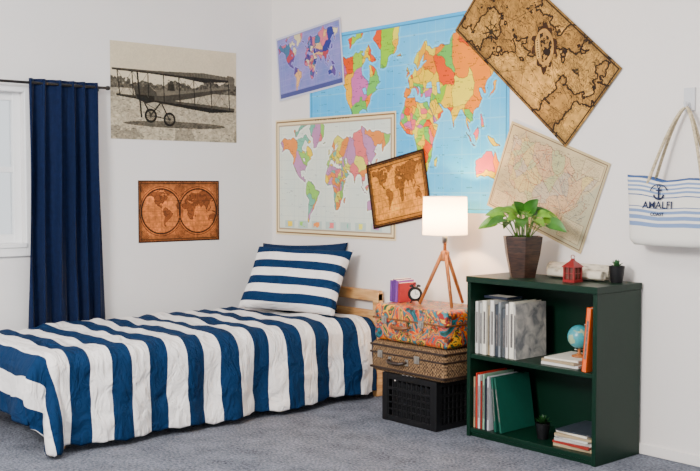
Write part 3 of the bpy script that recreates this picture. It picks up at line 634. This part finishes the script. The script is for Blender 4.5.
def stack(name,x,y,z,items):
    b=MB()
    for (w_,d_,t_,c,a) in items:
        M_=Matrix.Translation((x,y,z))@Matrix.Rotation(math.radians(a),4,'Z')@Matrix.Translation((-w_/2,-d_/2,0))
        b.box((0,0,0),(w_,d_,.002),bm_[c],M_); b.box((0,0,t_-.002),(w_,d_,t_),bm_[c],M_); b.box((0,0,.001),(w_,.002,t_-.001),bm_[c],M_); b.box((.002,.001,.002),(w_-.003,d_-.003,t_-.002),M_page,M_)
        z+=t_+.0005
    b.done(name,None); return z
zt_=stack("stack_of_magazines",2.655,-.19,.043,[(.21,.25,.014,5,3),(.20,.26,.01,8,-2),(.21,.24,.013,1,5),(.19,.24,.009,0,-4),(.2,.25,.012,5,4),(.18,.23,.010,3,-5),(.19,.24,.006,7,2)])
zt2=stack("stack_of_books",2.575,-.19,.408,[(.20,.24,.012,0,2),(.19,.24,.012,5,-3),(.18,.22,.008,3,3)])
b=MB(); bookat(b,.026,.22,.285,bm_[12],Matrix.Translation((2.724,sy0+.008,.4095))@Matrix.Rotation(math.radians(5),4,'Y')); b.done("orange_book")
# globe
g=grp("desk_globe",(2.60,-.19,zt2)); b=MB(); gc=Vector((2.60,-.19,.534))
gm=bpy.data.materials.new("globe_print"); gm.use_nodes=True; nt=gm.node_tree; p=nt.nodes["Principled BSDF"]; p.inputs["Roughness"].default_value=.3; n=nt.nodes.new("ShaderNodeTexNoise"); n.inputs["Scale"].default_value=22; n.inputs["Detail"].default_value=6; tc=nt.nodes.new("ShaderNodeTexCoord")
r=nt.nodes.new("ShaderNodeValToRGB"); r.color_ramp.interpolation='CONSTANT'; r.color_ramp.elements[0].color=(*rgb(60,150,160),1); r.color_ramp.elements[1].position=.56; r.color_ramp.elements[1].color=(*rgb(150,175,140),1)
nt.links.new(tc.outputs["Object"],n.inputs["Vector"]); nt.links.new(n.outputs["Fac"],r.inputs[0]); nt.links.new(r.outputs[0],p.inputs["Base Color"])
b.lathe([(.054*math.cos(t),.054*math.sin(t)) for t in [math.radians(-90+10*k) for k in range(19)]],gc,gm,28)
Rg=Matrix.Translation(gc)@Matrix.Rotation(math.radians(45),4,'Z')@Matrix.Rotation(math.radians(20),4,'Y')
b.tube([Rg@Vector((.062*math.cos(t),0,.062*math.sin(t))) for t in [math.radians(-90+12*k) for k in range(16)]],.0028,M_metal,6)
b.lathe([(0,0),(.034,0),(.034,.006),(.012,.012),(.006,.02),(.006,.04),(0,.04)],(2.60,-.19,zt2),M_legs,20)
b.done("globe_body",g,smooth=True)
# ------------------------------------------------------------------ plants
def leaf(b,base,direc,L,W,m,droop=.35,roll=0,face=None):
    d=Vector(direc).normalized()
    if face is not None: side=d.cross(Vector(face))
    else: side=d.cross(Vector((0,0,1)))
    if side.length<.05: side=Vector((1,0,0))
    side.normalize(); side=Matrix.Rotation(roll,3,d)@side; up=side.cross(d).normalized(); base=Vector(base)
    def fn(u,v):
        t=u; s=2*v-1
        wd=W/2*(math.sin(math.pi*min(1,(t*.93+.07))**.62))**.8*(1-.15*t)
        back=-.16*L*(abs(s)**2)*(1-t)**3
        return base+d*(t*L+back)+side*(s*wd)+up*(.22*wd*abs(s)**1.3-droop*.5*L*t*t)-Vector((0,0,droop*.6*L*t*t))
    b.grid(fn,12,9,m)
M_leaf=mat("pothos_leaf",rgb(98,148,30),.38,.45,22); M_leafd=mat("leaf_dark",rgb(20,62,22),.45,.3,30); M_leaf2=mat("pothos_leaf_deep",rgb(50,104,24),.38,.4,22); M_stem=mat("stem",rgb(80,125,35),.5)
M_soil=mat("soil",rgb(40,28,20),.95,.4,80)
M_dwood=woodmat("dark_wood",rgb(30,17,12),rgb(68,42,28),(6,6,40),.45)
px,py,pz=2.278,-.205,.787
g=grp("potted_pothos",(px,py,pz)); b=MB()
rings=[(.064,0),(.090,.115),(.102,.197),(.093,.197),(.088,.18)]
b.lathe([(0,0)]+rings,(px,py,pz),M_dwood,6,None,.3)
b.done("planter",g,bevel=.002)
b=MB(); b.lathe([(0,.182),(.088,.182)],(px,py,pz),M_soil,6,None,.3); b.done("soil",g)
b=MB(); rs=random.Random(12)
for k in range(28):
    az=k*2.39996+.4; inner=(k/28); el=math.radians(76-60*inner+rs.uniform(-6,6)); Ls=.09+.075*inner+rs.uniform(-.015,.02)
    dx,dy,dz=math.cos(az)*math.cos(el),math.sin(az)*math.cos(el),math.sin(el)
    if dy>0: dy*=.45
    top=Vector((px,py,pz+.185))+Vector((dx,dy,dz))*Ls+Vector((0,0,.02+.015*(1-inner)))
    bs=Vector((px+.03*math.cos(az),py+.03*math.sin(az),pz+.18)); mid=(bs+top)/2+Vector((0,0,.02))
    b.tube([bs,mid,top],.0022,M_stem,6)
    ld=Vector((dx+.15*rs.uniform(-1,1),dy,.35-.55*inner)); 
    Lf=rs.uniform(.07,.10); 
    if top.y+Lf*ld.normalized().y>-.03: Lf=max(.03,(-.03-top.y)/max(.01,ld.normalized().y))
    leaf(b,top,ld,Lf,Lf*.76,(M_leaf,M_leaf,M_leaf2)[k%3],.35,rs.uniform(-.45,.45),(.55,-.5,.75))
b.done("foliage",g,smooth=True)
def succ(name,x,y,z,r,h,n,Lf,m):
    g=grp(name,(x,y,z)); b=MB(); b.lathe([(0,0),(r*.72,0),(r*.9,h*.5),(r,h),(r*.88,h),(r*.85,h*.88),(0,h*.88)],(x,y,z),M_blackpl,20); b.done("pot",g,smooth=False)
    b=MB()
    for k in range(n):
        a=k*2.4; e=math.radians(80-60*k/n); leaf(b,(x,y,z+h*.9),(math.cos(a)*math.cos(e),math.sin(a)*math.cos(e),math.sin(e)),Lf,Lf*.5,m,.1)
    b.done("leaves",g,smooth=True)
M_suc=mat("succulent",rgb(50,95,55),.5,.2)
succ("potted_succulent",2.735,-.10,.788,.036,.075,14,.042,M_suc)
succ("potted_succulent",2.447,-.255,.043,.034,.075,18,.05,M_leafd)
# red lantern
g=grp("red_lantern",(2.585,-.225,.787)); b=MB(); M_red=mat("red_paint",rgb(130,12,14),.4,.1); lc=(2.585,-.225,.787)
b.box((lc[0]-.032,lc[1]-.032,lc[2]),(lc[0]+.032,lc[1]+.032,lc[2]+.012),M_red)
for sx_ in (-1,1):
    for sy_ in (-1,1): b.box((lc[0]+sx_*.027-.004,lc[1]+sy_*.027-.004,lc[2]+.01),(lc[0]+sx_*.027+.004,lc[1]+sy_*.027+.004,lc[2]+.070),M_red)
for t in (-1,1):
    b.box((lc[0]-.0015,lc[1]+t*.028-.0015,lc[2]+.01),(lc[0]+.0015,lc[1]+t*.028+.0015,lc[2]+.070),M_red); b.box((lc[0]+t*.028-.0015,lc[1]-.0015,lc[2]+.01),(lc[0]+t*.028+.0015,lc[1]+.0015,lc[2]+.070),M_red)
    b.box((lc[0]-.027,lc[1]+t*.028-.0015,lc[2]+.038),(lc[0]+.027,lc[1]+t*.028+.0015,lc[2]+.042),M_red); b.box((lc[0]+t*.028-.0015,lc[1]-.027,lc[2]+.038),(lc[0]+t*.028+.0015,lc[1]+.027,lc[2]+.042),M_red)
b.box((lc[0]-.024,lc[1]-.024,lc[2]+.012),(lc[0]+.024,lc[1]+.024,lc[2]+.068),mat("amber_glass",rgb(90,45,35),.2,.2))
b.lathe([(.052,0),(.046,.006),(.012,.030),(.008,.038),(0,.040)],(lc[0],lc[1],lc[2]+.068),M_red,4,None,math.pi/4); b.lathe([(0,0),(.052,0)],(lc[0],lc[1],lc[2]+.068),M_red,4,None,math.pi/4)
b.tube([(lc[0]+.010*math.cos(t*.4),lc[1],lc[2]+.114+.009*math.sin(t*.4)) for t in range(16)],.0018,M_red,6)
b.done("lantern_body",g)
# rolled papers
def newsmat(name,c1,c2,sc):
    m=bpy.data.materials.new(name); m.use_nodes=True; nt=m.node_tree; p=nt.nodes["Principled BSDF"]; p.inputs["Roughness"].default_value=.85
    tc=nt.nodes.new("ShaderNodeTexCoord"); mp=nt.nodes.new("ShaderNodeMapping"); mp.inputs["Scale"].default_value=sc; n=nt.nodes.new("ShaderNodeTexNoise"); n.inputs["Scale"].default_value=10; n.inputs["Detail"].default_value=4
    r=nt.nodes.new("ShaderNodeValToRGB"); r.color_ramp.elements[0].position=.36; r.color_ramp.elements[1].position=.5; r.color_ramp.elements[0].color=(*c1,1); r.color_ramp.elements[1].color=(*c2,1)
    nt.links.new(tc.outputs["Object"],mp.inputs[0]); nt.links.new(mp.outputs[0],n.inputs["Vector"]); nt.links.new(n.outputs["Fac"],r.inputs[0]); nt.links.new(r.outputs[0],p.inputs["Base Color"]); return m
M_news=newsmat("newsprint",rgb(160,148,132),rgb(212,200,178),(3,10,10)); M_news2=newsmat("magazine_paper",rgb(170,146,116),rgb(222,210,188),(2,3,3))
b=MB()
for (y_,z_,r_,xa,xb,mm) in ((-.066,.788+.038,.037,2.34,2.70,M_news),(-.131,.788+.025,.024,2.385,2.685,M_news2)):
    pr=[]; n=60
    for i in range(n):
        t=i/(n-1); a=t*2*math.pi*2.6; rr_=r_*(.35+.65*t); pr.append((y_+rr_*math.cos(a),z_+rr_*math.sin(a)))
    if mm is M_news: xb=2.69
    vs=[(xx,p[0],p[1]) for xx in (xa,xb) for p in pr]; fs=[(i,i+1,n+i+1,n+i) for i in range(n-1)]
    b.add(vs,fs,mm)
b.done("rolled_newspaper",None,smooth=True,solid=.0015)
# ------------------------------------------------------------------ hook + tote bag
M_hook=mat("hook_plastic",rgb(205,205,208),.3,.02)
b=MB(); hx,hz=3.03,1.60
b.box((hx-.026,-.012,hz-.05),(hx+.026,-.001,hz+.05),M_hook); b.tube([(hx,-.008,hz-.018),(hx,-.03,hz-.040),(hx,-.042,hz-.032),(hx,-.045,hz-.012)],[.008,.007,.007,.008],M_hook,10); b.done("wall_hook",bevel=.004)
g=grp("tote_bag",(3.024,-.09,.965))
bmx=bpy.data.materials.new("tote_stripes"); bmx.use_nodes=True; nt=bmx.node_tree; p=nt.nodes["Principled BSDF"]; p.inputs["Roughness"].default_value=.9
uvn=nt.nodes.new("ShaderNodeUVMap"); sp=nt.nodes.new("ShaderNodeSeparateXYZ"); r=nt.nodes.new("ShaderNodeValToRGB"); r.color_ramp.interpolation='CONSTANT'
W_=(*rgb(226,221,212),1); B_=(*rgb(58,88,140),1); L__=(*rgb(118,142,182),1); 
stops=[(0,W_),(.28,L__),(.34,W_),(.38,L__),(.44,W_),(.48,L__),(.52,W_),(.555,B_),(.57,W_),(.72,B_),(.735,W_),(.78,L__),(.81,W_),(.84,L__),(.87,W_),(.90,L__),(.93,W_),(.965,B_)]
el=r.color_ramp.elements; el[0].position=0; el[0].color=W_; el[1].position=.28; el[1].color=L__
for pos,c in stops[2:]: q=el.new(pos); q.color=c
nt.links.new(uvn.outputs[0],sp.inputs[0]); nt.links.new(sp.outputs[1],r.inputs[0])
nz=nt.nodes.new("ShaderNodeTexNoise"); nz.inputs["Scale"].default_value=200; mxx=nt.nodes.new("ShaderNodeMix"); mxx.data_type='RGBA'; mxx.blend_type='MULTIPLY'; mxx.inputs[0].default_value=.1
nt.links.new(r.outputs[0],mxx.inputs[6]); nt.links.new(nz.outputs["Fac"],mxx.inputs[7]); nt.links.new(mxx.outputs[2],p.inputs["Base Color"])
n=72; rows=26; vs=[];uv=[];fs=[]
for j in range(rows+1):
    t=j/rows; hwid=.226+.024*t; dep=.062*(1-t)**.6*.8+.022
    if t<.08: hwid-=.02*(1-t/.08); dep-=.012*(1-t/.08)
    for k in range(n):
        a=2*math.pi*k/n; cx_,sy_=math.cos(a),math.sin(a)
        x_=hwid*math.copysign(abs(cx_)**.55,cx_); y_=dep*math.copysign(abs(sy_)**.8,sy_)
        zz=.966+t*(.285+.03*(x_/.25)**2+.006*math.sin(x_*30))
        y_+=.006*math.sin(x_*25+t*4)*t
        vs.append((3.035+x_,-.094+y_,zz)); uv.append((k/n,t))
for j in range(rows):
    for k in range(n): k2=(k+1)%n; fs.append((j*n+k,j*n+k2,(j+1)*n+k2,(j+1)*n+k))
fs.append(tuple(range(n-1,-1,-1)))
me=bpy.data.meshes.new("bag_body"); me.from_pydata(vs,[],fs); me.materials.append(bmx); l0=me.uv_layers.new(name="UVMap")
for l in me.loops: l0.data[l.index].uv=uv[l.vertex_index]
me.polygons.foreach_set("use_smooth",[True]*len(me.polygons)); o=bpy.data.objects.new("bag_body",me); link(o,g); q=o.modifiers.new("s","SOLIDIFY"); q.thickness=.003
M_rope=mat("cotton_rope",rgb(192,176,144),.9,.35,90,.5,150)
b=MB()
for yy in (-.121,-.066):
    pts=[]
    for i in range(25):
        t=i/24; s=2*t-1
        xx=3.03+.13*math.copysign(abs(s)**.85,s); zz=1.235+ (1.567-1.235)*(1-abs(s)**1.25); yb=yy+( -.037-yy)*(1-abs(s))
        pts.append((xx,yb,zz))
    b.tube(pts,.007,M_rope,8)
b.done("rope_handles",g,smooth=True)
M_ink=mat("navy_ink",rgb(20,32,66),.8,.1)
lx_=2.968
def txt(s,x,z,size,yy):
    c=bpy.data.curves.new("lettering","FONT"); c.body=s; c.size=size; c.align_x='CENTER'; c.extrude=.0006; c.offset=.0004; c.materials.append(M_ink); o=bpy.data.objects.new("lettering",c); o.location=(x,yy,z); o.rotation_euler=(math.radians(84),0,0); link(o,g)
txt("AMALFI",lx_,1.128,.044,-.152); txt("COAST",lx_,1.096,.020,-.154)
b=MB(); ax,az_=lx_,1.197; yy=-.140
b.tube([(ax,yy,az_+.02),(ax,yy-.003,az_-.030)],.0035,M_ink,6); b.tube([(ax-.014,yy,az_+.008),(ax+.014,yy,az_+.008)],.003,M_ink,6)
b.tube([(ax+.024*math.sin(t),yy-.002,az_-.006-.024*math.cos(t)) for t in [math.radians(-80+16*k) for k in range(11)]],.0035,M_ink,6)
b.tube([(ax+.007*math.sin(t),yy,az_+.025-.007*math.cos(t)) for t in [math.radians(36*k) for k in range(11)]],.002,M_ink,6)
b.tube([(ax+.042*math.sin(t),yy-.001,az_-.002-.036*math.cos(t)) for t in [math.radians(105+15*k) for k in range(11)]],.0025,M_ink,6)
b.done("anchor_print",g)
# ------------------------------------------------------------------ light
w=bpy.data.worlds.new("world"); bpy.context.scene.world=w; w.use_nodes=True; bg=w.node_tree.nodes["Background"]; bg.inputs[0].default_value=(.96,.98,1,1); bg.inputs[1].default_value=1.4
def area(name,loc,tgt,size,e,col):
    l=bpy.data.lights.new(name,"AREA"); l.shape='RECTANGLE'; l.size=size[0]; l.size_y=size[1]; l.energy=e; l.color=col
    o=bpy.data.objects.new(name,l); o.location=loc; o.rotation_euler=(Vector(tgt)-Vector(loc)).to_track_quat('-Z','Y').to_euler(); COL.objects.link(o)
area("softbox_light",(3.0,-4.9,2.45),(1.3,-.6,.9),(1.0,.8),265,(1,.965,.93))
area("overhead_fill",(3.0,-2.4,2.66),(3.0,-2.4,0),(1.6,1.2),45,(1,.97,.93))  # added unseen fill below the ceiling to brighten the room, not a fixture
